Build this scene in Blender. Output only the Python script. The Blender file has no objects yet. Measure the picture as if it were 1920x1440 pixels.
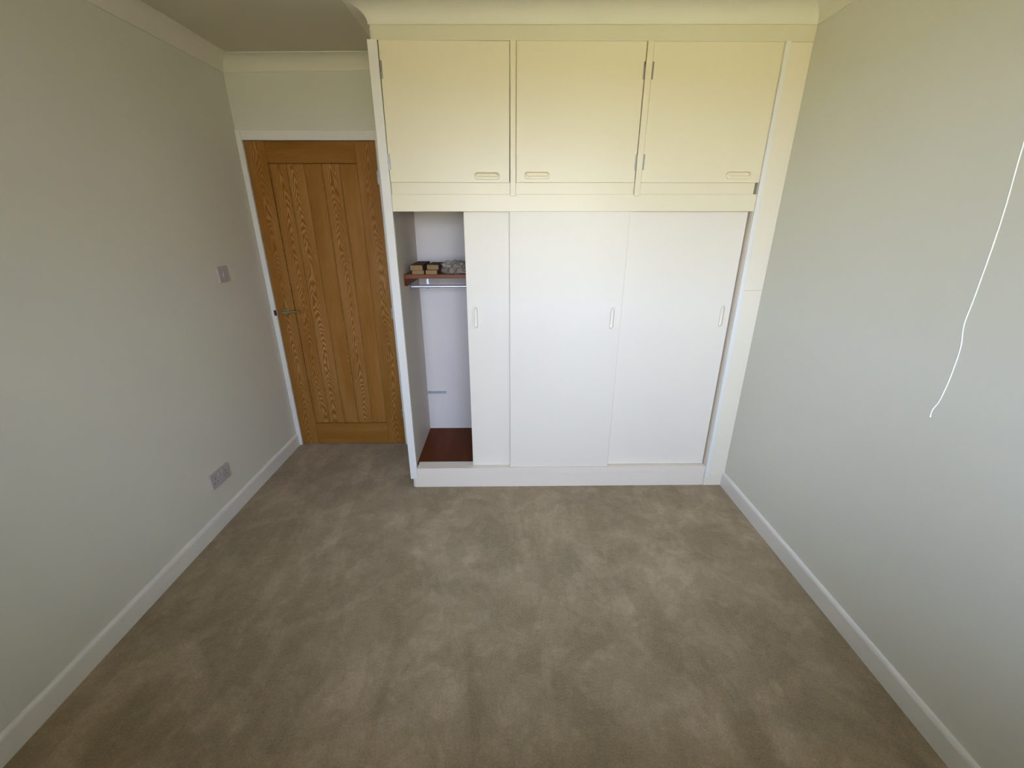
import bpy, bmesh, math, random
from mathutils import Vector, Matrix

random.seed(7)
scene = bpy.context.scene
COL = scene.collection
PI = math.pi

# ------------------------------------------------------------------ camera
F_PX, PITCH, YAW, ROLL, CAM_H = 797.43, 0.36639, 0.0117, -0.0008, 1.5524
cy, sy, cp, sp = math.cos(YAW), math.sin(YAW), math.cos(PITCH), math.sin(PITCH)
fwd = Vector((sy * cp, cy * cp, -sp))
r0 = Vector((cy, -sy, 0))
u0 = r0.cross(fwd)
rgt = r0 * math.cos(ROLL) + u0 * math.sin(ROLL)
upv = -r0 * math.sin(ROLL) + u0 * math.cos(ROLL)
cam_data = bpy.data.cameras.new('camera')
cam_data.sensor_width = 36.0
cam_data.sensor_fit = 'HORIZONTAL'
cam_data.lens = F_PX / 1920.0 * 36.0
cam_data.clip_start = 0.02
cam_data.clip_end = 300
cam = bpy.data.objects.new('camera', cam_data)
cam.matrix_world = Matrix(((rgt.x, upv.x, -fwd.x, 0.0), (rgt.y, upv.y, -fwd.y, 0.0),
                           (rgt.z, upv.z, -fwd.z, CAM_H), (0, 0, 0, 1)))
COL.objects.link(cam)
scene.camera = cam

# ------------------------------------------------------------------ world, sun, exposure
scene.view_settings.view_transform = 'Standard'
scene.view_settings.look = 'None'
scene.view_settings.gamma = 1.0
scene.view_settings.use_curve_mapping = False
scene.view_settings.exposure = 4.22
scene.cycles.use_denoising = True
scene.cycles.max_bounces = 10
scene.cycles.diffuse_bounces = 6
scene.cycles.sample_clamp_indirect = 8.0

world = bpy.data.worlds.new('sky')
scene.world = world
world.use_nodes = True
wn, wl = world.node_tree.nodes, world.node_tree.links
wn.clear()
w_out = wn.new('ShaderNodeOutputWorld')
w_bg = wn.new('ShaderNodeBackground')
w_tc = wn.new('ShaderNodeTexCoord')
w_sep = wn.new('ShaderNodeSeparateXYZ')
w_ramp = wn.new('ShaderNodeValToRGB')
wl.new(w_tc.outputs['Generated'], w_sep.inputs[0])
wl.new(w_sep.outputs['Z'], w_ramp.inputs['Fac'])
wl.new(w_ramp.outputs['Color'], w_bg.inputs['Color'])
wl.new(w_bg.outputs[0], w_out.inputs['Surface'])
w_ramp.color_ramp.elements[0].position = 0.0
w_ramp.color_ramp.elements[0].color = (0.91, 0.965, 1.24, 1)
w_ramp.color_ramp.elements[1].position = 0.9
w_ramp.color_ramp.elements[1].color = (0.63, 0.79, 1.31, 1)
w_bg.inputs['Strength'].default_value = 1.0

sun_data = bpy.data.lights.new('sun', 'SUN')
sun_data.energy = 5.6
sun_data.angle = math.radians(0.53)
sun_data.color = (1.0, 0.93, 0.78)
sun = bpy.data.objects.new('sun', sun_data)
sun.rotation_euler = Vector((-0.25, -0.55, -0.80)).to_track_quat('-Z', 'Y').to_euler()
sun.location = (3, 6, 12)
COL.objects.link(sun)

# ------------------------------------------------------------------ main dimensions
XL, XR, YB, YF = -1.5542, 1.3476, 2.8172, -0.50
WIN = (-0.80, 1.10, 1.00, 2.12)          # window opening x0 x1 z0 z1
def ceil_z(x): return 2.398 + 0.0085 * x

portal_data = bpy.data.lights.new('window_daylight_portal', 'AREA')
portal_data.shape = 'RECTANGLE'
portal_data.size = WIN[1] - WIN[0]
portal_data.size_y = WIN[3] - WIN[2]
portal_data.cycles.is_portal = True
portal = bpy.data.objects.new('window_daylight_portal', portal_data)
portal.location = ((WIN[0] + WIN[1]) / 2, YF - 0.27, (WIN[2] + WIN[3]) / 2)
portal.rotation_euler = (PI / 2, 0, 0)
COL.objects.link(portal)

# ------------------------------------------------------------------ materials
def new_mat(name):
    m = bpy.data.materials.new(name)
    m.use_nodes = True
    nt = m.node_tree
    return m, nt, nt.nodes['Principled BSDF']

def node(nt, t, **kw):
    n = nt.nodes.new(t)
    for k, v in kw.items():
        if k in n.inputs: n.inputs[k].default_value = v
        else: setattr(n, k, v)
    return n

def ramp(nt, stops):
    n = nt.nodes.new('ShaderNodeValToRGB')
    e = n.color_ramp.elements
    while len(e) < len(stops): e.new(0.5)
    for i, (p, c) in enumerate(stops):
        e[i].position = p
        e[i].color = (c[0], c[1], c[2], 1)
    return n

def paint(name, col, rough, bump=0.0, scale=60.0, var=0.03, spec=0.5):
    m, nt, b = new_mat(name)
    tc = node(nt, 'ShaderNodeTexCoord')
    n1 = node(nt, 'ShaderNodeTexNoise', Scale=1.7, Detail=4.0)
    nt.links.new(tc.outputs['Object'], n1.inputs['Vector'])
    lo = [c * (1 - var) for c in col]; hi = [min(1, c * (1 + var)) for c in col]
    r = ramp(nt, [(0.3, lo), (0.7, hi)])
    nt.links.new(n1.outputs['Fac'], r.inputs['Fac'])
    nt.links.new(r.outputs['Color'], b.inputs['Base Color'])
    b.inputs['Roughness'].default_value = rough
    b.inputs['Specular IOR Level'].default_value = spec
    if bump:
        n2 = node(nt, 'ShaderNodeTexNoise', Scale=scale, Detail=3.0)
        nt.links.new(tc.outputs['Object'], n2.inputs['Vector'])
        bp = node(nt, 'ShaderNodeBump', Strength=bump, Distance=0.002)
        nt.links.new(n2.outputs['Fac'], bp.inputs['Height'])
        nt.links.new(bp.outputs['Normal'], b.inputs['Normal'])
    return m

M = {}
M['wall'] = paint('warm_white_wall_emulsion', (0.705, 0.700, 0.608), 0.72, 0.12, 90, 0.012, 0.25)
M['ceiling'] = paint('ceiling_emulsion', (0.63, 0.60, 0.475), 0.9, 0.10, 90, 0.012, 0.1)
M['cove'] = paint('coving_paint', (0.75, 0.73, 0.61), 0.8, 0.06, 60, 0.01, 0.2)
M['gloss'] = paint('white_gloss_trim', (0.79, 0.77, 0.71), 0.28, 0.05, 40, 0.01, 0.5)
M['cream'] = paint('cream_eggshell_warm_light', (0.80, 0.730, 0.535), 0.36, 0.10, 35, 0.012, 0.45)  # same paint as the sliding doors, with warm light put into this copy
M['door_white'] = paint('cream_eggshell_cool_light', (0.805, 0.745, 0.625), 0.42, 0.06, 35, 0.01, 0.4)
M['plinth'] = paint('off_white_plinth_paint', (0.80, 0.715, 0.595), 0.45, 0.08, 35, 0.012, 0.4)
M['filler'] = paint('off_white_filler_paint', (0.80, 0.735, 0.585), 0.40, 0.08, 35, 0.012, 0.4)
M['frieze'] = paint('cream_frieze_emulsion', (0.70, 0.665, 0.50), 0.8, 0.10, 50, 0.012, 0.2)
M['inside'] = paint('wardrobe_interior_paint', (0.73, 0.68, 0.63), 0.7, 0.25, 25, 0.03, 0.3)
M['inside_shaded'] = paint('shaded_interior_paint', (0.70, 0.63, 0.53), 0.6, 0.1, 25, 0.03, 0.3)  # interior paint again, darkened for the shade on the side panel
M['plastic'] = paint('grey_white_plastic', (0.48, 0.45, 0.44), 0.3, 0.0, 10, 0.005, 0.5)
M['plastic_light'] = paint('white_plastic', (0.54, 0.51, 0.495), 0.3, 0.0, 10, 0.005, 0.5)
M['dark'] = paint('dark_slot', (0.03, 0.028, 0.025), 0.6)
M['cord'] = paint('off_white_cotton_cord', (0.66, 0.68, 0.60), 0.85, 0.4, 700, 0.03, 0.2)
M['card'] = paint('brown_cardboard', (0.27, 0.175, 0.080), 0.8, 0.15, 200, 0.08, 0.2)
M['card_shaded'] = paint('shaded_brown_cardboard', (0.105, 0.062, 0.028), 0.8, 0.15, 200, 0.08, 0.2)  # brown card with shade put into its colour, for tops and sides
M['contents'] = paint('pale_fittings', (0.50, 0.36, 0.22), 0.4, 0.6, 80, 0.25, 0.5)
M['upvc'] = paint('white_window_plastic', (0.82, 0.83, 0.82), 0.25)
M['render'] = paint('tan_rendered_added_wall', (0.35, 0.24, 0.17), 0.9, 0.3, 30, 0.08)
M['strike'] = paint('dark_bronze_strike', (0.04, 0.025, 0.018), 0.45)

def metal(name, col, rough):
    m, nt, b = new_mat(name)
    tc = node(nt, 'ShaderNodeTexCoord')
    n1 = node(nt, 'ShaderNodeTexNoise', Scale=40.0, Detail=3.0)
    nt.links.new(tc.outputs['Object'], n1.inputs['Vector'])
    r = ramp(nt, [(0.3, (rough * 0.8,) * 3), (0.7, (rough * 1.2,) * 3)])
    nt.links.new(n1.outputs['Fac'], r.inputs['Fac'])
    nt.links.new(r.outputs['Color'], b.inputs['Roughness'])
    b.inputs['Base Color'].default_value = (*col, 1)
    b.inputs['Metallic'].default_value = 1.0
    return m
M['steel'] = metal('bright_steel', (0.66, 0.66, 0.68), 0.28)
M['satin'] = metal('satin_aluminium', (0.86, 0.85, 0.87), 0.50)
M['hinge'] = metal('dull_steel_hinge', (0.38, 0.37, 0.36), 0.42)
M['brass'] = metal('aged_brass', (0.44, 0.36, 0.20), 0.38)
M['zinc'] = metal('zinc_bracket', (0.62, 0.66, 0.70), 0.45)

def wood(name, light, mid, dark, rough, spec=0.22, axis='Z'):
    """Cathedral grain: stacked parabolas along the board, read from the object's own grain properties."""
    m, nt, b = new_mat(name)
    L = nt.links.new
    tc = node(nt, 'ShaderNodeTexCoord')
    sep = node(nt, 'ShaderNodeSeparateXYZ')
    L(tc.outputs['Object'], sep.inputs[0])
    along = sep.outputs['Z'] if axis == 'Z' else sep.outputs['X' if axis == 'X' else 'Y']
    across = sep.outputs['X'] if axis == 'Z' else sep.outputs['Z' if axis == 'X' else 'X']
    def attr(n):
        a = node(nt, 'ShaderNodeAttribute'); a.attribute_type = 'OBJECT'; a.attribute_name = n
        return a.outputs['Fac']
    def math_(op, a, c=None, d=None):
        n = node(nt, 'ShaderNodeMath'); n.operation = op
        for i, v in enumerate((a, c, d)):
            if v is None: continue
            if isinstance(v, (int, float)): n.inputs[i].default_value = v
            else: L(v, n.inputs[i])
        return n.outputs[0]
    seed = attr('grain_seed')
    xo = attr('grain_offset')
    comb = node(nt, 'ShaderNodeCombineXYZ')
    L(math_('MULTIPLY', across, 9.0), comb.inputs[0])
    L(math_('MULTIPLY', along, 1.6), comb.inputs[1])
    L(seed, comb.inputs[2])
    nz = node(nt, 'ShaderNodeTexNoise', Scale=1.6, Detail=3.0)
    L(comb.outputs[0], nz.inputs['Vector'])
    comb2 = node(nt, 'ShaderNodeCombineXYZ')
    L(math_('MULTIPLY', along, 1.3), comb2.inputs[0])
    L(math_('ADD', seed, 4.7), comb2.inputs[1])
    nz2 = node(nt, 'ShaderNodeTexNoise', Scale=1.5, Detail=2.0)
    L(comb2.outputs[0], nz2.inputs['Vector'])
    # wandering centre of the cathedral
    cx = math_('ADD', xo, math_('MULTIPLY', math_('SUBTRACT', nz2.outputs['Fac'], 0.5), 0.055))
    dx = math_('SUBTRACT', across, cx)
    par = math_('MULTIPLY', math_('MULTIPLY', dx, dx), 150.0)
    ph = math_('ADD', math_('ADD', along, par), math_('MULTIPLY', nz.outputs['Fac'], 0.50))
    bands = math_('SINE', math_('MULTIPLY', ph, 2 * PI / 0.052))
    bands = math_('MULTIPLY_ADD', bands, 0.5, 0.5)
    # fine pores
    comb3 = node(nt, 'ShaderNodeCombineXYZ')
    L(math_('MULTIPLY', across, 420.0), comb3.inputs[0])
    L(math_('MULTIPLY', along, 14.0), comb3.inputs[1])
    L(seed, comb3.inputs[2])
    nz3 = node(nt, 'ShaderNodeTexNoise', Scale=1.0, Detail=2.0)
    L(comb3.outputs[0], nz3.inputs['Vector'])
    # broad tone
    comb4 = node(nt, 'ShaderNodeCombineXYZ')
    L(math_('MULTIPLY', across, 16.0), comb4.inputs[0])
    L(math_('MULTIPLY', along, 2.0), comb4.inputs[1])
    L(math_('ADD', seed, 11.0), comb4.inputs[2])
    nz4 = node(nt, 'ShaderNodeTexNoise', Scale=1.0, Detail=3.0)
    L(comb4.outputs[0], nz4.inputs['Vector'])
    amp = attr('grain_strength')
    v = math_('MULTIPLY', math_('MULTIPLY', math_('SUBTRACT', bands, 0.5), amp), nz4.outputs['Fac'])
    v = math_('ADD', v, math_('MULTIPLY', math_('SUBTRACT', nz3.outputs['Fac'], 0.5), 0.35))
    v = math_('ADD', v, math_('MULTIPLY', math_('SUBTRACT', nz4.outputs['Fac'], 0.5), 0.45))
    v = math_('ADD', v, math_('ADD', attr('grain_tone'), 0.5))
    r = ramp(nt, [(0.15, dark), (0.5, mid), (0.9, light)])
    L(v, r.inputs['Fac'])
    L(r.outputs['Color'], b.inputs['Base Color'])
    b.inputs['Roughness'].default_value = rough
    b.inputs['Specular IOR Level'].default_value = spec
    bp = node(nt, 'ShaderNodeBump', Strength=0.12, Distance=0.001)
    L(v, bp.inputs['Height'])
    L(bp.outputs['Normal'], b.inputs['Normal'])
    return m
OAK = ((0.480, 0.262, 0.092), (0.310, 0.138, 0.022), (0.205, 0.078, 0.010))
M['oak_v'] = wood('oak_upright', *OAK, 0.42, axis='Z')
M['oak_h'] = wood('oak_level', *OAK, 0.42, axis='X')
MAH = ((0.185, 0.055, 0.010), (0.115, 0.027, 0.004), (0.055, 0.009, 0.002))
M['mahogany'] = wood('mahogany_board', *MAH, 0.34, spec=0.07, axis='Y')
M['mahogany_h'] = wood('mahogany_shelf', (0.27, 0.095, 0.035), (0.175, 0.053, 0.018), (0.10, 0.028, 0.009), 0.35, axis='X')

def carpet_mat():
    """Cut pile: tuft grain, with brushed patches where the pile leans another way."""
    m, nt, b = new_mat('beige_cut_pile_carpet')
    L = nt.links.new
    tc = node(nt, 'ShaderNodeTexCoord')
    def noise(scale, detail, rough, dist=0.0, stretch=None, rot=0.0):
        n = node(nt, 'ShaderNodeTexNoise', Scale=scale, Detail=detail, Roughness=rough, Distortion=dist)
        if stretch:
            mp = node(nt, 'ShaderNodeMapping')
            mp.inputs['Scale'].default_value = stretch
            mp.inputs['Rotation'].default_value = (0, 0, rot)
            L(tc.outputs['Object'], mp.inputs['Vector']); L(mp.outputs[0], n.inputs['Vector'])
        else:
            L(tc.outputs['Object'], n.inputs['Vector'])
        return n.outputs['Fac']
    def mul(a, k, off=0.0):
        n = node(nt, 'ShaderNodeMath'); n.operation = 'MULTIPLY_ADD'
        L(a, n.inputs[0]); n.inputs[1].default_value = k; n.inputs[2].default_value = off
        return n.outputs[0]
    def add(*a):
        r_ = a[0]
        for c in a[1:]:
            n = node(nt, 'ShaderNodeMath'); n.operation = 'ADD'
            L(r_, n.inputs[0]); L(c, n.inputs[1]); r_ = n.outputs[0]
        return r_
    def step(f, a, c):
        r_ = ramp(nt, [(a, (0, 0, 0)), (c, (1, 1, 1))]); L(f, r_.inputs['Fac']); return r_.outputs['Color']
    patch = step(noise(3.1, 7.0, 0.60, 0.5), 0.45, 0.56)            # footprints and brushed areas
    swipe = step(noise(3.6, 6.0, 0.62, 0.6, (1.0, 0.42, 1.0), 0.5), 0.51, 0.57)
    blot = step(noise(8.0, 6.0, 0.65, 0.4), 0.49, 0.58)
    mid = noise(38.0, 4.0, 0.7)
    fine = noise(150.0, 3.0, 0.75)
    v = add(mul(patch, 0.15, 0.0), mul(swipe, 0.12), mul(blot, 0.11), mul(mid, 0.36), mul(fine, 0.75, -0.24))
    r = ramp(nt, [(0.12, (0.218, 0.164, 0.092)), (0.50, (0.357, 0.277, 0.173)), (0.88, (0.515, 0.410, 0.282))])
    L(v, r.inputs['Fac'])
    L(r.outputs['Color'], b.inputs['Base Color'])
    b.inputs['Roughness'].default_value = 0.95
    b.inputs['Specular IOR Level'].default_value = 0.1
    b.inputs['Sheen Weight'].default_value = 0.10
    b.inputs['Sheen Roughness'].default_value = 0.5
    bp = node(nt, 'ShaderNodeBump', Strength=0.6, Distance=0.006)
    L(add(fine, mul(mid, 0.5)), bp.inputs['Height'])
    L(bp.outputs['Normal'], b.inputs['Normal'])
    return m
M['carpet'] = carpet_mat()

def lawn_mat():
    m, nt, b = new_mat('sunlit_grass')
    tc = node(nt, 'ShaderNodeTexCoord')
    n1 = node(nt, 'ShaderNodeTexNoise', Scale=3.0, Detail=6.0)
    nt.links.new(tc.outputs['Object'], n1.inputs['Vector'])
    r = ramp(nt, [(0.3, (0.23, 0.195, 0.108)), (0.7, (0.295, 0.252, 0.148))])
    nt.links.new(n1.outputs['Fac'], r.inputs['Fac'])
    nt.links.new(r.outputs['Color'], b.inputs['Base Color'])
    b.inputs['Roughness'].default_value = 0.9
    b.inputs['Specular IOR Level'].default_value = 0.1
    return m
M['lawn'] = lawn_mat()

def pane_mat():
    m, nt, b = new_mat('clear_window_pane')
    nt.nodes.remove(b)
    out = [n for n in nt.nodes if n.type == 'OUTPUT_MATERIAL'][0]
    t = node(nt, 'ShaderNodeBsdfTransparent'); t.inputs['Color'].default_value = (0.93, 0.96, 0.95, 1)
    g = node(nt, 'ShaderNodeBsdfGlossy'); g.inputs['Roughness'].default_value = 0.01
    fr = node(nt, 'ShaderNodeFresnel'); fr.inputs['IOR'].default_value = 1.45
    mx = node(nt, 'ShaderNodeMixShader')
    nt.links.new(fr.outputs[0], mx.inputs[0]); nt.links.new(t.outputs[0], mx.inputs[1]); nt.links.new(g.outputs[0], mx.inputs[2])
    nt.links.new(mx.outputs[0], out.inputs['Surface'])
    return m
M['pane'] = pane_mat()

def bag_mat():
    m, nt, b = new_mat('crumpled_clear_plastic')
    out = [n for n in nt.nodes if n.type == 'OUTPUT_MATERIAL'][0]
    b.inputs['Base Color'].default_value = (0.36, 0.30, 0.24, 1)
    b.inputs['Roughness'].default_value = 0.22
    t = node(nt, 'ShaderNodeBsdfTransparent')
    tc = node(nt, 'ShaderNodeTexCoord')
    n1 = node(nt, 'ShaderNodeTexNoise', Scale=45.0, Detail=3.0)
    nt.links.new(tc.outputs['Object'], n1.inputs['Vector'])
    r = ramp(nt, [(0.35, (0.45,) * 3), (0.65, (0.95,) * 3)])
    nt.links.new(n1.outputs['Fac'], r.inputs['Fac'])
    mx = node(nt, 'ShaderNodeMixShader')
    nt.links.new(r.outputs['Color'], mx.inputs[0]); nt.links.new(t.outputs[0], mx.inputs[1]); nt.links.new(b.outputs[0], mx.inputs[2])
    nt.links.new(mx.outputs[0], out.inputs['Surface'])
    return m
M['bag'] = bag_mat()

# ------------------------------------------------------------------ helpers
def link_mesh(name, bm, mat, parent=None, smooth=False, loc=None):
    me = bpy.data.meshes.new(name)
    bmesh.ops.recalc_face_normals(bm, faces=bm.faces[:])
    bm.to_mesh(me); bm.free()
    if smooth:
        for p in me.polygons: p.use_smooth = True
    for mm in (mat if isinstance(mat, (list, tuple)) else [mat]): me.materials.append(mm)
    o = bpy.data.objects.new(name, me)
    COL.objects.link(o)
    if loc is not None: o.location = loc
    if parent is not None: o.parent = parent
    return o

def add_box(bm, x0, x1, y0, y1, z0, z1, bevel=0.0, seg=1):
    vs = [bm.verts.new((x, y, z)) for x in (x0, x1) for y in (y0, y1) for z in (z0, z1)]
    q = [(0, 1, 3, 2), (4, 6, 7, 5), (0, 4, 5, 1), (2, 3, 7, 6), (0, 2, 6, 4), (1, 5, 7, 3)]
    fs = [bm.faces.new([vs[i] for i in f]) for f in q]
    if bevel:
        es = list({e for f in fs for e in f.edges})
        bmesh.ops.bevel(bm, geom=es, offset=bevel, segments=seg, profile=0.5, affect='EDGES')

def box(name, x0, x1, y0, y1, z0, z1, mat, parent=None, bevel=0.0, seg=1, centred=True):
    """A box whose object origin is at its own middle (world coordinates when the parent sits at the world origin)."""
    bm = bmesh.new()
    c = Vector(((x0 + x1) / 2, (y0 + y1) / 2, (z0 + z1) / 2)) if centred else Vector((0, 0, 0))
    add_box(bm, x0 - c.x, x1 - c.x, y0 - c.y, y1 - c.y, z0 - c.z, z1 - c.z, bevel, seg)
    off = parent.location if parent is not None else Vector((0, 0, 0))
    if parent is not None and parent.parent is not None: off = off + parent.parent.location
    return link_mesh(name, bm, mat, parent, loc=c - off)

def add_cyl(bm, p0, p1, r, n=16, r1=None):
    p0, p1 = Vector(p0), Vector(p1)
    d = (p1 - p0).normalized()
    a = d.orthogonal().normalized(); b_ = d.cross(a)
    r1 = r if r1 is None else r1
    A = [bm.verts.new(p0 + (a * math.cos(t) + b_ * math.sin(t)) * r) for t in [2 * PI * i / n for i in range(n)]]
    B = [bm.verts.new(p1 + (a * math.cos(t) + b_ * math.sin(t)) * r1) for t in [2 * PI * i / n for i in range(n)]]
    for i in range(n):
        bm.faces.new((A[i], A[(i + 1) % n], B[(i + 1) % n], B[i]))
    bm.faces.new(A[::-1]); bm.faces.new(B)

def add_tube(bm, pts, r, n=10):
    pts = [Vector(p) for p in pts]
    rings = []
    ref = Vector((0.13, 0.97, 0.2)).normalized()
    for i, p in enumerate(pts):
        d = (pts[min(i + 1, len(pts) - 1)] - pts[max(i - 1, 0)]).normalized()
        a = d.cross(ref)
        if a.length < 1e-3: a = d.orthogonal()
        a.normalize(); b_ = d.cross(a)
        rr = r[i] if isinstance(r, (list, tuple)) else r
        rings.append([bm.verts.new(p + (a * math.cos(t) + b_ * math.sin(t)) * rr) for t in [2 * PI * k / n for k in range(n)]])
    for A, B in zip(rings, rings[1:]):
        for k in range(n):
            bm.faces.new((A[k], A[(k + 1) % n], B[(k + 1) % n], B[k]))
    bm.faces.new(rings[0][::-1]); bm.faces.new(rings[-1])

def empty(name, loc=(0, 0, 0)):
    o = bpy.data.objects.new(name, None)
    o.empty_display_size = 0.05
    o.location = loc
    COL.objects.link(o)
    return o

def tag(o, label=None, cat=None, group=None, kind=None):
    if label: o['label'] = label
    if cat: o['category'] = cat
    if group: o['group'] = group
    if kind: o['kind'] = kind
    return o

def grain(o, seed, offset=0.0, strength=1.0, tone=0.0):
    o['grain_seed'] = float(seed); o['grain_offset'] = float(offset)
    o['grain_strength'] = float(strength); o['grain_tone'] = float(tone)
    return o

def structure(o, label=None, cat=None): return tag(o, label, cat, kind='structure')

# ------------------------------------------------------------------ room shell
T = 0.14
bm = bmesh.new()
add_box(bm, XL - T, XR + T, YF - 0.27, YB + 0.60, -0.12, 0.0)
structure(link_mesh('floor', bm, M['carpet']), 'beige cut pile carpet covering the whole bedroom floor', 'floor')

bm = bmesh.new()
x0, x1, y0, y1 = XL - T, XR + T, YF - 0.27, YB + 0.60
lo = [bm.verts.new((x, y, ceil_z(x))) for x, y in ((x0, y0), (x1, y0), (x1, y1), (x0, y1))]
hi = [bm.verts.new((x, y, 2.62)) for x, y in ((x0, y0), (x1, y0), (x1, y1), (x0, y1))]
bm.faces.new(lo); bm.faces.new(hi[::-1])
for i in range(4): bm.faces.new((lo[i], lo[(i + 1) % 4], hi[(i + 1) % 4], hi[i]))
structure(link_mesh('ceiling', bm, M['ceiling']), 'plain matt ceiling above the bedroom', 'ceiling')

ZT = 2.50
structure(box('wall_left', XL - T, XL, YF - 0.27, YB + 0.60, -0.05, ZT, M['wall']), 'warm white wall with the light switch and socket', 'wall')
structure(box('wall_right', XR, XR + T, YF - 0.27, YB + 0.60, -0.05, ZT, M['wall']), 'warm white wall beside the hanging pull cord', 'wall')
DX0, DX1, DZ1 = -1.5255, -0.7555, 1.990        # door opening in the back wall
bm = bmesh.new()
add_box(bm, XL - T + 0.01, DX0, YB, YB + 0.12, -0.05, ZT)
add_box(bm, DX1, XR + T - 0.01, YB, YB + 0.12, -0.05, ZT)
add_box(bm, DX0, DX1, YB, YB + 0.12, DZ1, ZT)
structure(link_mesh('wall_back', bm, M['wall']), 'warm white wall holding the oak door', 'wall')
structure(box('wall_hall', XL - T + 0.01, XR + T - 0.01, YB + 0.30, YB + 0.42, -0.05, ZT, M['wall']), 'unseen hall wall added behind the closed oak door to block light', 'wall')  # unseen slab added to stop light leaking round the door
bm = bmesh.new()
add_box(bm, XL - T + 0.01, WIN[0], YF - 0.26, YF, -0.05, ZT)
add_box(bm, WIN[1], XR + T - 0.01, YF - 0.26, YF, -0.05, ZT)
add_box(bm, WIN[0], WIN[1], YF - 0.26, YF, -0.05, WIN[2])
add_box(bm, WIN[0], WIN[1], YF - 0.26, YF, WIN[3], ZT)
structure(link_mesh('wall_front', bm, M['wall']), 'warm white window wall behind the camera', 'wall')

# window behind the camera
win = structure(empty('window_1', ((WIN[0] + WIN[1]) / 2, YF - 0.12, WIN[2])), 'white framed window behind the camera', 'window')
bm = bmesh.new()
wx0, wx1, wz0, wz1 = WIN[0] - win.location.x, WIN[1] - win.location.x, 0.0, WIN[3] - WIN[2]
for a in ((wx0, wx0 + 0.05, wz0, wz1), (wx1 - 0.05, wx1, wz0, wz1), (wx0, wx1, wz0, wz0 + 0.05), (wx0, wx1, wz1 - 0.05, wz1), (-0.03, 0.03, wz0, wz1)):
    add_box(bm, a[0], a[1], -0.035, 0.035, a[2], a[3])
link_mesh('window_frame', bm, M['upvc'], win)
for a, b_ in ((wx0 + 0.05, -0.03), (0.03, wx1 - 0.05)):
    bm = bmesh.new(); add_box(bm, a, b_, -0.004, 0.004, 0.05, wz1 - 0.05); link_mesh('pane', bm, M['pane'], win)
bm = bmesh.new(); add_box(bm, wx0 - 0.04, wx1 + 0.04, 0.03, 0.155, -0.028, -0.001, 0.004); link_mesh('window_sill', bm, M['gloss'], win)

# unseen lawn, added to bounce warm daylight up into the room
bm = bmesh.new()
n = 6
gx = [-45 + 15 * i for i in range(n + 1)]; gy = [YF - 0.30 - 10 * i for i in range(n + 1)]
gv = [[bm.verts.new((x, y, -0.35)) for x in gx] for y in gy]
for j in range(n):
    for i in range(n): bm.faces.new((gv[j][i], gv[j][i + 1], gv[j + 1][i + 1], gv[j + 1][i]))
structure(link_mesh('lawn', bm, M['lawn']), 'unseen sunlit lawn added outside the window for bounced light', 'lawn')

# unseen wing wall and eaves, added to dim the left wall and near carpet
structure(box('wall_added_wing', 2.4, 2.7, -6.5, YF - 0.27, -0.4, 2.9, M['render']), 'unseen tan rendered wing wall added outside to cut daylight on one side', 'wall')
bm = bmesh.new(); add_box(bm, -4, 4, YF - 0.57, YF - 0.2705, 2.35, 2.50)
structure(link_mesh('trim_6', bm, M['upvc']), 'unseen white eaves board added above the window to cut steep daylight', 'eaves')

# ------------------------------------------------------------------ skirting boards
def skirting(name, x_wall, sgn, y0, y1, label):
    h, t = 0.093, 0.0135
    prof = [(0, 0), (t, 0), (t, h - 0.016), (t - 0.002, h - 0.008), (t - 0.006, h - 0.002), (t - 0.010, h), (0, h)]
    bm = bmesh.new()
    A = [bm.verts.new((x_wall + sgn * a, y0, z)) for a, z in prof]
    B = [bm.verts.new((x_wall + sgn * a, y1, z)) for a, z in prof]
    k = len(prof)
    for i in range(k): bm.faces.new((A[i], A[(i + 1) % k], B[(i + 1) % k], B[i]))
    bm.faces.new(A); bm.faces.new(B[::-1])
    return structure(link_mesh(name, bm, M['gloss']), label, 'skirting board')
skirting('baseboard_left', XL, 1, YF, YB - 0.0130, 'white skirting board below the socket')
skirting('baseboard_right', XR, -1, YF, 2.2555, 'white skirting board running to the wardrobe filler panel')

# ------------------------------------------------------------------ coving, mitred round the wardrobe
WX0, WYF = -0.581, 2.252
path = [(XL, YF, 2.314), (XL, YB, 2.313), (WX0, YB, 2.330), (WX0, WYF, 2.334), (XR, WYF, 2.341), (XR, YF, 2.341)]
CP = 0.080
def cove_ring(i):
    x, y, zb = path[i]
    def nrm(a, b):
        d = Vector((b[0] - a[0], b[1] - a[1])).normalized()
        return Vector((d.y, -d.x))                      # towards the room
    ns = []
    if i > 0: ns.append(nrm(path[i - 1], path[i]))
    if i < len(path) - 1: ns.append(nrm(path[i], path[i + 1]))
    m = ns[0] if len(ns) == 1 else (ns[0] + ns[1]) / (1 + ns[0].dot(ns[1]))
    pts = [(0.0, None), (0.0, 0.0), (0.006, 0.0)]
    out = []
    def P(t, z): return (x + m.x * t, y + m.y * t, z)
    xx = lambda t: ceil_z(x + m.x * t)
    out.append(P(0, ceil_z(x) + 0.004)); out.append(P(0, zb)); out.append(P(0.006, zb))
    K = 14
    for k in range(K + 1):
        a = PI - (PI / 2) * k / K
        t = CP + (CP - 0.006) * math.cos(a)
        H = xx(t) - 0.005 - (zb + 0.004)
        out.append(P(t, zb + 0.004 + H * math.sin(a)))
    out.append(P(CP, xx(CP) + 0.004))
    return out
names = ['white coving along the wall with the light switch', 'white coving above the oak door', 'coving return on the wardrobe side',
         'deep cream coving along the top of the wardrobe', 'coving along the wall beside the pull cord']
rings = [cove_ring(i) for i in range(len(path))]
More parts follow.
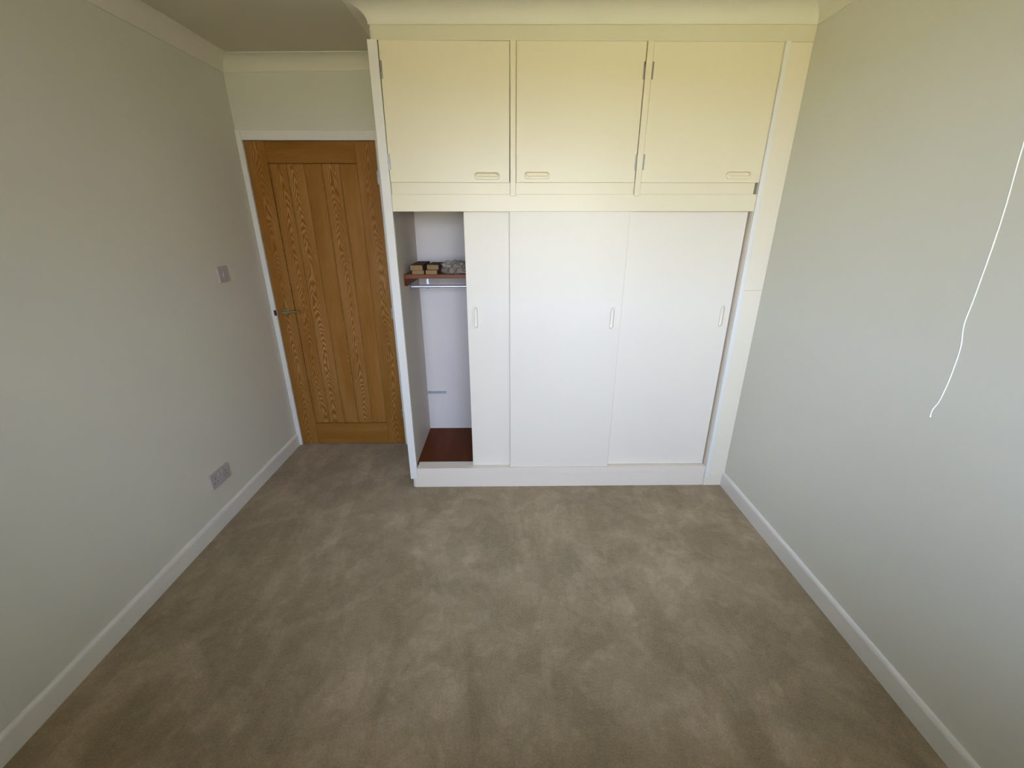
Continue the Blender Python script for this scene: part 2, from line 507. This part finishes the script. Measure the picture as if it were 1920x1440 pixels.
for s in range(len(path) - 1):
    bm = bmesh.new()
    A = [bm.verts.new(p) for p in rings[s]]; B = [bm.verts.new(p) for p in rings[s + 1]]
    k = len(A)
    for i in range(k): bm.faces.new((A[i], A[(i + 1) % k], B[(i + 1) % k], B[i]))
    bm.faces.new(A); bm.faces.new(B[::-1])
    o = link_mesh('trim_%d' % (s + 1), bm, M['cove'])
    for p in o.data.polygons: p.use_smooth = len(p.vertices) == 4
    try: o.data.set_sharp_from_angle(angle=math.radians(35))
    except Exception: pass
    structure(o, names[s], 'coving')

# ------------------------------------------------------------------ oak door
door = structure(empty('door_1', ((DX0 + DX1) / 2, YB, 0.0)), 'oak panelled bedroom door in a white frame', 'door')
fr = []
bm = bmesh.new()
ox, oy = door.location.x, door.location.y
def dbox(bm, x0, x1, y0, y1, z0, z1, bevel=0.0): add_box(bm, x0 - ox, x1 - ox, y0 - oy, y1 - oy, z0, z1, bevel)
# architrave (face 12 mm proud of the wall), lining and stop
dbox(bm, XL + 0.001, DX0 + 0.003, YB - 0.012, YB + 0.0, 0.0, 2.039, 0.002)
dbox(bm, DX0 + 0.003, DX1 - 0.003, YB - 0.012, YB + 0.0, DZ1 - 0.003, 2.039, 0.002)
dbox(bm, DX1 - 0.003, DX1 + 0.047, YB - 0.012, YB + 0.0, 0.0, 2.039, 0.002)
dbox(bm, DX0 - 0.02, DX0 + 0.0025, YB + 0.001, YB + 0.11, 0.0, DZ1)
dbox(bm, DX1 - 0.0025, DX1 + 0.02, YB + 0.001, YB + 0.11, 0.0, DZ1)
dbox(bm, DX0 - 0.02, DX1 + 0.02, YB + 0.001, YB + 0.11, DZ1 - 0.0025, DZ1 + 0.02)
dbox(bm, DX0, DX0 + 0.018, YB + 0.046, YB + 0.08, 0.0, DZ1)
dbox(bm, DX1 - 0.018, DX1, YB + 0.046, YB + 0.08, 0.0, DZ1)
dbox(bm, DX0, DX1, YB + 0.046, YB + 0.08, DZ1 - 0.018, DZ1)
fo = link_mesh('door_frame', bm, M['gloss'], door); fo['label'] = 'white painted architrave'

LX0, LX1, LZ0, LZ1 = -1.5205, -0.7600, 0.006, 1.9845
BX0, BX1, BZ0, BZ1 = -1.402, -0.882, 0.173, 1.869
y_f, y_b = YB - 0.001, YB + 0.042
g = 0.0022
grain(box('stile', LX0, BX0 - g / 2, y_f, y_b, LZ0, LZ1, M['oak_v'], door, 0.0012), 1.3, 0.004, 0.9, -0.02)
grain(box('stile', BX1 + g / 2, LX1, y_f, y_b, LZ0, LZ1, M['oak_v'], door, 0.0012), 6.1, 0.012, 0.85, -0.02)
grain(box('rail', BX0, BX1, y_f, y_b, BZ1 + g / 2, LZ1, M['oak_h'], door, 0.0012), 3.7, 0.08, 0.5, -0.10)
grain(box('rail', BX0, BX1, y_f, y_b, LZ0, BZ0 - g / 2, M['oak_h'], door, 0.0012), 9.2, 0.10, 0.5, -0.07)
bw = (BX1 - BX0) / 5
offs = [0.012, -0.006, 0.075, 0.004, 0.09]
tones = [0.0, 0.04, 0.0, 0.03, -0.01]
strs = [0.95, 1.15, 0.6, 1.10, 0.6]
for i in range(5):
    bm = bmesh.new()
    w2, zc, zh = bw / 2, (BZ0 + BZ1) / 2, (BZ1 - BZ0) / 2
    add_box(bm, -w2 + 0.0003, w2 - 0.0003, 0.0, 0.034, -zh + 0.0003, zh - 0.0003)
    fe = [e for e in bm.edges if all(abs(v.co.y) < 1e-6 for v in e.verts)]
    bmesh.ops.bevel(bm, geom=fe, offset=0.0042, segments=1, affect='EDGES')
    o = link_mesh('board', bm, M['oak_v'], door, loc=(BX0 + bw * (i + 0.5) - ox, y_f + 0.002 - oy, zc))
    grain(o, 2.0 + 3.17 * i, offs[i], strs[i], tones[i])
# backing so no light passes the board joints
box('core', BX0 - 0.03, BX1 + 0.03, y_b - 0.004, y_b, 0.02, 1.95, M['oak_v'], door)

# lever handle
hx, hz = -1.461, 0.992
bm = bmesh.new()
add_cyl(bm, (0, 0, 0), (0, -0.006, 0), 0.026, 32)
add_cyl(bm, (0, -0.006, 0), (0, -0.010, 0), 0.026, 32, 0.021)
add_cyl(bm, (0, -0.010, 0), (0, -0.040, 0), 0.0095, 20)
hnd = link_mesh('handle', bm, M['brass'], door, loc=(hx - ox, y_f - oy, hz)); hnd['label'] = 'aged brass lever handle on a round rose'
bm = bmesh.new()
pts = []
for k in range(15):
    t = k / 14
    pts.append((0.115 * t - 0.004, -0.043 + 0.006 * math.sin(PI * t), 0.004 * math.sin(PI * t) + 0.006 * t))
add_tube(bm, pts, [0.0095 - 0.0030 * (k / 14) for k in range(15)], 12)
link_mesh('lever', bm, M['brass'], hnd, smooth=True)
# strike plate on the frame
sp_ = box('strike_plate', -1.5365, -1.5225, YB - 0.0135, YB - 0.006, 0.968, 1.004, M['strike'], door, 0.0006); sp_['label'] = 'dark strike plate'
# hinges
for z in (1.795, 0.98, 0.25):
    bm = bmesh.new()
    for k in range(5): add_cyl(bm, (0, 0, -0.038 + 0.0154 * k), (0, 0, -0.0245 + 0.0154 * k), 0.0045, 12)
    add_cyl(bm, (0, 0, -0.041), (0, 0, 0.043), 0.0030, 10)
    add_box(bm, -0.010, 0.0, 0.0005, 0.0022, -0.038, 0.038)
    o = link_mesh('hinge', bm, M['steel'], door, loc=(-0.7585 - ox, y_f - 0.003 - oy, z)); o['label'] = 'steel door hinge'

# ------------------------------------------------------------------ fitted wardrobe
wd = tag(empty('fitted_wardrobe', (0, 0, 0)), 'cream built-in wardrobe with three top cupboards and three sliding doors', 'wardrobe')
CR, DW = M['cream'], M['door_white']
ZTOP = 2.281
o = box('stile', -0.5965, -0.5545, 2.240, 2.2615, 0.071, ZTOP, M['gloss'], wd, 0.0018, 2)
o = box('stile', 1.2195, 1.2430, 2.240, 2.2615, 0.071, ZTOP, M['gloss'], wd, 0.0018, 2)
box('side_panel', -0.586, -0.567, 2.2617, YB - 0.0005, 0.0, 2.33, M['inside_shaded'], wd)
box('side_panel', 1.2200, 1.2425, 2.2617, YB - 0.0005, 0.0, 2.33, M['plinth'], wd)
box('back_panel', -0.567, 1.2198, YB - 0.006, YB - 0.0005, 0.0, 2.33, M['inside'], wd)
box('frieze', WX0, XR - 0.0005, 2.252, 2.270, ZTOP + 0.0002, 2.352, M['frieze'], wd, 0.0008)
box('mullion', 0.0187, 0.0449, 2.2445, 2.2700, 1.6635, ZTOP, CR, wd, 0.0012)
box('mullion', 0.6184, 0.6460, 2.2445, 2.2700, 1.6635, ZTOP, CR, wd, 0.0012)
o = box('rail', -0.5543, 1.2193, 2.2495, 2.2570, 1.595, 1.672, CR, wd, 0.0010); o['label'] = 'deep rail above the sliding doors'
box('rail', -0.5543, 1.2090, 2.2640, 2.2740, 1.665, 1.7255, CR, wd, 0.0008)
box('divider', 0.0250, 0.0400, 2.2702, 2.810, 1.665, 2.32, M['inside_shaded'], wd)
box('divider', 0.6250, 0.6400, 2.2702, 2.810, 1.665, 2.32, M['inside_shaded'], wd)
box('cupboard_floor', -0.567, 1.2198, 2.2745, 2.8110, 1.648, 1.664, M['inside_shaded'], wd)
box('track', -0.567, 1.2198, 2.2580, 2.3100, 1.616, 1.647, M['inside_shaded'], wd)
box('sill', -0.5543, 1.2193, 2.2495, 2.3300, 0.0985, 0.1375, M['plinth'], wd, 0.0010)
box('plinth', -0.5760, 1.2235, 2.2570, 2.2700, 0.0, 0.0972, M['plinth'], wd, 0.0008)
grain(box('base_board', -0.567, 1.2198, 2.3302, 2.8110, 0.112, 0.130, M['mahogany'], wd), 4.4, 0.35, 0.5, 0.0)
# filler to the wall, in two lengths
box('filler_panel', 1.2260, XR - 0.0005, 2.2560, 2.2700, 0.0, 0.0705, M['filler'], wd)
box('filler_panel', 1.2432, XR - 0.0005, 2.2560, 2.2700, 0.0708, 1.2075, M['filler'], wd, 0.0006)
box('filler_panel', 1.2432, XR - 0.0005, 2.2558, 2.2700, 1.2082, ZTOP, M['filler'], wd, 0.0006)

def stadium(a, b, n=12, p=0.0):
    """points of a rounded slot, half-length a, half-width b (first axis long), slightly bowed by p"""
    out = []
    r = b * 0.92
    for cx, cz, t0 in ((a - r, b - r, 0), (-a + r, b - r, PI / 2), (-a + r, -b + r, PI), (a - r, -b + r, 1.5 * PI)):
        for k in range(n + 1):
            t = t0 + PI / 2 * k / n
            out.append((cx + r * math.cos(t), cz + r * math.sin(t)))
    return [(x, z + (math.copysign(p, z) * (1 - (x / a) ** 2) if abs(z) > 1e-5 else 0)) for x, z in out]

def cut_slot(door, loc, vertical, lip_dir):
    """Mortise for a recessed pull, cut 11 mm into the face of the door."""
    bm = bmesh.new()
    sh = 0.0042 * lip_dir
    pts = [(x * 0.925, z * 0.68 - sh * 0.8) for x, z in stadium(0.0615, 0.0150, p=0.0030)]
    pts = [q for i, q in enumerate(pts) if i == 0 or (Vector(q) - Vector(pts[i - 1])).length > 1e-5]
    A = [bm.verts.new((x, -0.02, z)) for x, z in pts]; B = [bm.verts.new((x, 0.011, z)) for x, z in pts]
    k = len(A)
    for i in range(k): bm.faces.new((A[i], A[(i + 1) % k], B[(i + 1) % k], B[i]))
    bm.faces.new(A); bm.faces.new(B[::-1])
    if vertical:
        bmesh.ops.rotate(bm, verts=bm.verts[:], cent=(0, 0, 0), matrix=Matrix.Rotation(PI / 2, 3, 'Y'))
    bmesh.ops.translate(bm, verts=bm.verts[:], vec=loc)
    c = link_mesh('cutter', bm, M['dark'])
    rot = door.rotation_euler.copy(); at = door.location.copy()
    door.rotation_euler = (0, 0, 0); door.location = (0, 0, 0)
    md = door.modifiers.new('slot', 'BOOLEAN'); md.operation = 'DIFFERENCE'; md.object = c; md.solver = 'EXACT'
    bpy.context.view_layer.update()
    me = bpy.data.meshes.new_from_object(door.evaluated_get(bpy.context.evaluated_depsgraph_get()))
    door.modifiers.clear(); door.data = me
    door.data.materials.clear(); door.data.materials.append(DW if vertical else CR)
    for pl in door.data.polygons: pl.material_index = 0
    door.rotation_euler = rot; door.location = at
    bpy.data.objects.remove(c, do_unlink=True)

def finger_pull(name, parent, loc, vertical, lip_dir, mat):
    """Recessed oval pull: raised rim, sloping dish; the wide side of the rim faces lip_dir."""
    bm = bmesh.new()
    outer = stadium(0.0615, 0.0150, p=0.0030)
    sh = 0.0042 * lip_dir
    loops = []
    def loop(s_l, s_w, y, off):
        loops.append([bm.verts.new((x * s_l, y, z * s_w + off)) for x, z in outer])
    loop(1.0, 1.0, 0.0, 0.0)
    loop(0.985, 0.95, -0.0048, 0.0)
    loop(0.950, 0.80, -0.0062, -sh * 0.3)
    loop(0.885, 0.56, -0.0054, -sh)
    loop(0.872, 0.52, -0.0030, -sh)
    loop(0.862, 0.49, 0.0085, -sh)
    loop(0.80, 0.30, 0.0105, -sh)
    for A, B in zip(loops, loops[1:]):
        k = len(A)
        for i in range(k): bm.faces.new((A[i], A[(i + 1) % k], B[(i + 1) % k], B[i]))
    bm.faces.new(loops[-1])
    if vertical:
        bmesh.ops.rotate(bm, verts=bm.verts[:], cent=(0, 0, 0), matrix=Matrix.Rotation(PI / 2, 3, 'Y'))
    o = link_mesh(name, bm, mat, parent, smooth=True, loc=loc)
    try: o.data.set_sharp_from_angle(angle=math.radians(40))
    except Exception: pass
    return o

def small_hinge(parent, loc, side):
    bm = bmesh.new()
    h = 0.033
    for k in range(3): add_cyl(bm, (0, 0, -h + 0.0225 * k), (0, 0, -h + 0.0205 + 0.0225 * k), 0.0032, 10)
    add_box(bm, -0.0015 if side > 0 else -0.0075, 0.0075 if side > 0 else 0.0015, 0.0004, 0.0020, -h, h)
    return link_mesh('hinge', bm, M['hinge'], parent, loc=loc)

def cupboard_door(x0, x1, tilt, hx, hz, hinge_x, side, zb=1.7240):
    c = Vector(((x0 + x1) / 2, 2.2585, (zb + 2.2804) / 2))
    bm = bmesh.new()
    add_box(bm, x0 - c.x, x1 - c.x, -0.0085, 0.0085, zb - c.z, 2.2804 - c.z, 0.0012)
    d = link_mesh('cupboard_door', bm, CR, wd, loc=c)
    d.rotation_euler = (0, tilt, 0)
    cut_slot(d, (hx - c.x, -0.0085, hz - c.z), False, -1)
    h = finger_pull('handle', d, (hx - c.x, -0.0085, hz - c.z), False, -1, CR)
    for z in (2.1735, 1.8110):
        small_hinge(d, (hinge_x - c.x, -0.0085 - 0.002, z - c.z), side)
    return d
cupboard_door(-0.5518, 0.0160, 0.0040, -0.091, 1.7530, -0.5510, 1)
cupboard_door(0.0468, 0.6158, 0.0, 0.147, 1.7545, 0.6168, -1)
cupboard_door(0.6478, 1.2186, 0.0, 1.115, 1.7560, 0.6476, 1, 1.7235)

def sliding_door(x0, x1, y0, z0, z1, hx, hz, lip):
    c = Vector(((x0 + x1) / 2, y0 + 0.008, (z0 + z1) / 2))
    bm = bmesh.new()
    add_box(bm, x0 - c.x, x1 - c.x, -0.008, 0.008, z0 - c.z, z1 - c.z, 0.0012)
    d = link_mesh('sliding_door', bm, DW, wd, loc=c)
    cut_slot(d, (hx - c.x, -0.008, hz - c.z), True, lip)
    finger_pull('handle', d, (hx - c.x, -0.008, hz - c.z), True, lip, DW)
    return d
sliding_door(-0.2145, 0.4200, 2.2840, 0.1385, 1.6130, -0.1735, 1.0620, -1)
sliding_door(0.0155, 0.6130, 2.2600, 0.1385, 1.6130, 0.5700, 1.0600, 1)
sliding_door(0.5800, 1.2120, 2.2840, 0.1400, 1.6130, 1.1740, 1.0660, 1)

# inside: shelf, cleat, rail, bracket
sh = grain(box('shelf', -0.5668, 1.2197, 2.400, 2.8108, 1.2550, 1.2770, M['mahogany_h'], wd, 0.001), 5.5, 0.1, 0.8, 0.05)
sh['label'] = 'reddish brown wooden shelf'
cl = grain(box('cleat', -0.5668, -0.5480, 2.405, 2.8108, 1.2160, 1.2548, M['mahogany'], wd, 0.001), 8.5, 0.1, 0.8, 0.0)
bm = bmesh.new()
add_tube(bm, [(-0.5668 + 1.7865 * k / 12, 2.55, 1.192) for k in range(13)], 0.0085, 20)
rl = link_mesh('hanging_rail', bm, M['satin'], wd, smooth=True)
rl.data.set_sharp_from_angle(angle=math.radians(40)); rl['label'] = 'bright steel clothes rail'
bm = bmesh.new()
add_cyl(bm, (-0.5667, 2.55, 1.192), (-0.5620, 2.55, 1.192), 0.016, 20)
link_mesh('rail_socket', bm, M['hinge'], rl)
bm = bmesh.new()
add_box(bm, -0.470, -0.458, 2.5485, 2.5515, 1.2000, 1.2548)
add_box(bm, -0.474, -0.454, 2.5390, 2.5610, 1.2530, 1.2549)
add_cyl(bm, (-0.470, 2.55, 1.192), (-0.458, 2.55, 1.192), 0.0125, 18)
link_mesh('rail_bracket', bm, M['zinc'], rl)
# small metal angle on the back wall near the floor
bm = bmesh.new()
add_box(bm, -0.566, -0.432, 2.8085, 2.8110, 0.404, 0.409)
add_box(bm, -0.566, -0.432, 2.8085, 2.8110, 0.418, 0.423)
add_box(bm, -0.566, -0.432, 2.8098, 2.8110, 0.409, 0.418)
add_box(bm, -0.5668, -0.5640, 2.770, 2.811, 0.404, 0.423)
br = link_mesh('corner_bracket', bm, M['zinc'], wd); br['label'] = 'narrow zinc corner bracket'
bm = bmesh.new()
for yy, zz in ((2.752, 0.401), (2.742, 0.386)):
    add_cyl(bm, (-0.567, yy, zz), (-0.5635, yy, zz), 0.0045, 12)
link_mesh('screw', bm, M['zinc'], br)

# ------------------------------------------------------------------ boxes and bag on the shelf
def carton(label, x, y, z, w, l, h, rot, group='flat brown boxes on the wardrobe shelf'):
    t = tag(empty('cardboard_box', (x, y, z)), label, 'box', group)
    t.rotation_euler = (0, 0, rot)
    bm = bmesh.new(); add_box(bm, -w / 2, w / 2, 0, l, 0, h * 0.90, 0.0006); link_mesh('tray', bm, M['card'], t)
    bm = bmesh.new()  # box top and sides as a thin cover, darkened for shade
    add_box(bm, -w / 2 - 0.0008, w / 2 + 0.0008, 0.004, l + 0.001, h * 0.90 + 0.0001, h)
    add_box(bm, -w / 2 - 0.0016, -w / 2 - 0.0004, 0.004, l + 0.001, h * 0.08, h * 0.9)
    add_box(bm, w / 2 + 0.0004, w / 2 + 0.0016, 0.004, l + 0.001, h * 0.08, h * 0.9)
    o = link_mesh('shaded_cover', bm, M['card_shaded'], t); o['label'] = 'dark brown box top and sides, shade put into the colour'
    return t
carton('lower brown box of the stack beside the wardrobe side panel', -0.489, 2.412, 1.2772, 0.064, 0.230, 0.0225, -0.01)
carton('upper brown box of the stack beside the wardrobe side panel', -0.495, 2.404, 1.2999, 0.066, 0.240, 0.0275, 0.0)
carton('lower brown box of the stack next to the plastic bag', -0.415, 2.406, 1.2772, 0.062, 0.170, 0.0240, -0.06)
carton('upper brown box of the stack next to the plastic bag', -0.4075, 2.418, 1.3014, 0.063, 0.165, 0.0265, -0.05)

def crumple(bm, rx, ry, rz, seed, amp, sub=4):
    rnd = random.Random(seed)
    bmesh.ops.create_icosphere(bm, subdivisions=sub, radius=1.0)
    dirs = [(Vector((rnd.uniform(-1, 1), rnd.uniform(-1, 1), rnd.uniform(-1, 1))).normalized(), rnd.uniform(2.5, 7), rnd.uniform(0, 6)) for _ in range(9)]
    for v in bm.verts:
        c = v.co.copy()
        f = 1.0
        for d, k, ph in dirs: f += amp * abs(math.sin(c.dot(d) * k + ph)) - amp * 0.5
        z = c.z * f * rz
        v.co = Vector((c.x * f * rx, c.y * f * ry, max(z, -rz * 0.42)))
    zmin = min(v.co.z for v in bm.verts)
    for v in bm.verts: v.co.z -= zmin
bag = tag(empty('plastic_bag', (-0.285, 2.500, 1.2772)), 'crumpled clear plastic bag beside the brown boxes on the shelf', 'bag')
bm = bmesh.new(); crumple(bm, 0.066, 0.060, 0.037, 5, 0.20); link_mesh('film', bm, M['bag'], bag)
bm = bmesh.new(); crumple(bm, 0.040, 0.040, 0.022, 8, 0.08, 3); o = link_mesh('contents', bm, M['contents'], bag, loc=(0, 0, 0.002)); o['label'] = 'pale contents seen through the film'

# ------------------------------------------------------------------ switch and socket on the left wall
def plate(bm, y0, y1, z0, z1, x0, x1, bev): add_box(bm, x0, x1, y0, y1, z0, z1, bev, 2)
sw = tag(empty('light_switch', (XL, 2.402, 1.2810)), 'small square light switch on the wall beside the oak door', 'switch')
bm = bmesh.new(); plate(bm, -0.043, 0.043, -0.043, 0.043, 0.0002, 0.0085, 0.0025); link_mesh('face_plate', bm, M['plastic'], sw)
bm = bmesh.new(); plate(bm, -0.0075, 0.0075, -0.0125, 0.0125, 0.0084, 0.0115, 0.001)
o = link_mesh('rocker', bm, M['plastic_light'], sw); o.rotation_euler = (0, 0.06, 0)
for yy in (-0.0302, 0.0302):
    bm = bmesh.new(); add_cyl(bm, (0.0083, yy, 0), (0.0089, yy, 0), 0.0035, 14); link_mesh('screw', bm, M['plastic_light'], sw)

so = tag(empty('wall_socket', (XL, 1.9785, 0.2725)), 'double plug socket low on the wall above the skirting board', 'socket')
bm = bmesh.new(); plate(bm, -0.0735, 0.0735, -0.043, 0.043, 0.0002, 0.0095, 0.0025); link_mesh('face_plate', bm, M['plastic'], so)
for s in (-1, 1):
    bm = bmesh.new(); plate(bm, s * 0.014 - 0.006, s * 0.014 + 0.006, 0.012, 0.031, 0.0094, 0.0125, 0.001)
    link_mesh('rocker', bm, M['plastic_light'], so)
    bm = bmesh.new()
    cyy = s * 0.041
    for a in ((cyy - 0.0020, cyy + 0.0020, 0.0045, 0.0135), (cyy - 0.0145, cyy - 0.0080, -0.0170, -0.0130), (cyy + 0.0080, cyy + 0.0145, -0.0170, -0.0130)):
        add_box(bm, 0.0094, 0.0098, a[0], a[1], a[2], a[3])
    link_mesh('pin_holes', bm, M['dark'], so)
    bm = bmesh.new(); add_cyl(bm, (0.0093, s * 0.0605, 0), (0.0099, s * 0.0605, 0), 0.0032, 14); link_mesh('screw', bm, M['plastic_light'], so)

# ------------------------------------------------------------------ pull cord
CX, CY = 0.8860, 0.8600
zc = ceil_z(CX)
pc = tag(empty('pull_cord', (CX, CY, zc)), 'thin off-white pull cord hanging loose in front of the plain wall', 'cord')
bm = bmesh.new()
add_cyl(bm, (0, 0, 0.0), (0, 0, -0.010), 0.046, 32); add_cyl(bm, (0, 0, -0.010), (0, 0, -0.034), 0.040, 32, 0.034)
add_cyl(bm, (0, 0, -0.034), (0, 0, -0.046), 0.006, 16)
link_mesh('ceiling_switch', bm, M['plastic_light'], pc)
key = [(0.9555, 1.137), (0.9545, 1.156), (0.9625, 1.178), (0.9660, 1.232), (0.9630, 1.300), (0.9515, 1.350), (0.9510, 1.407),
       (0.9480, 1.509), (0.9430, 1.583), (0.9320, 1.686), (0.9210, 1.85), (0.9040, 2.10), (CX, zc - 0.044)]
pts = []
for i in range(len(key) - 1):                      # smooth the measured points
    p0, p1, p2, p3 = key[max(i - 1, 0)], key[i], key[i + 1], key[min(i + 2, len(key) - 1)]
    for k in range(6):
        t = k / 6
        q = [0.5 * (2 * p1[a] + (p2[a] - p0[a]) * t + (2 * p0[a] - 5 * p1[a] + 4 * p2[a] - p3[a]) * t * t + (3 * p1[a] - p0[a] - 3 * p2[a] + p3[a]) * t ** 3) for a in (0, 1)]
        pts.append((q[0] - CX, 0.0, q[1] - zc))
pts.append((0, 0, key[-1][1] - zc))
bm = bmesh.new(); add_tube(bm, pts, [0.0017, 0.0020] + [0.00135] * (len(pts) - 2), 8)
link_mesh('cord', bm, M['cord'], pc, smooth=True)
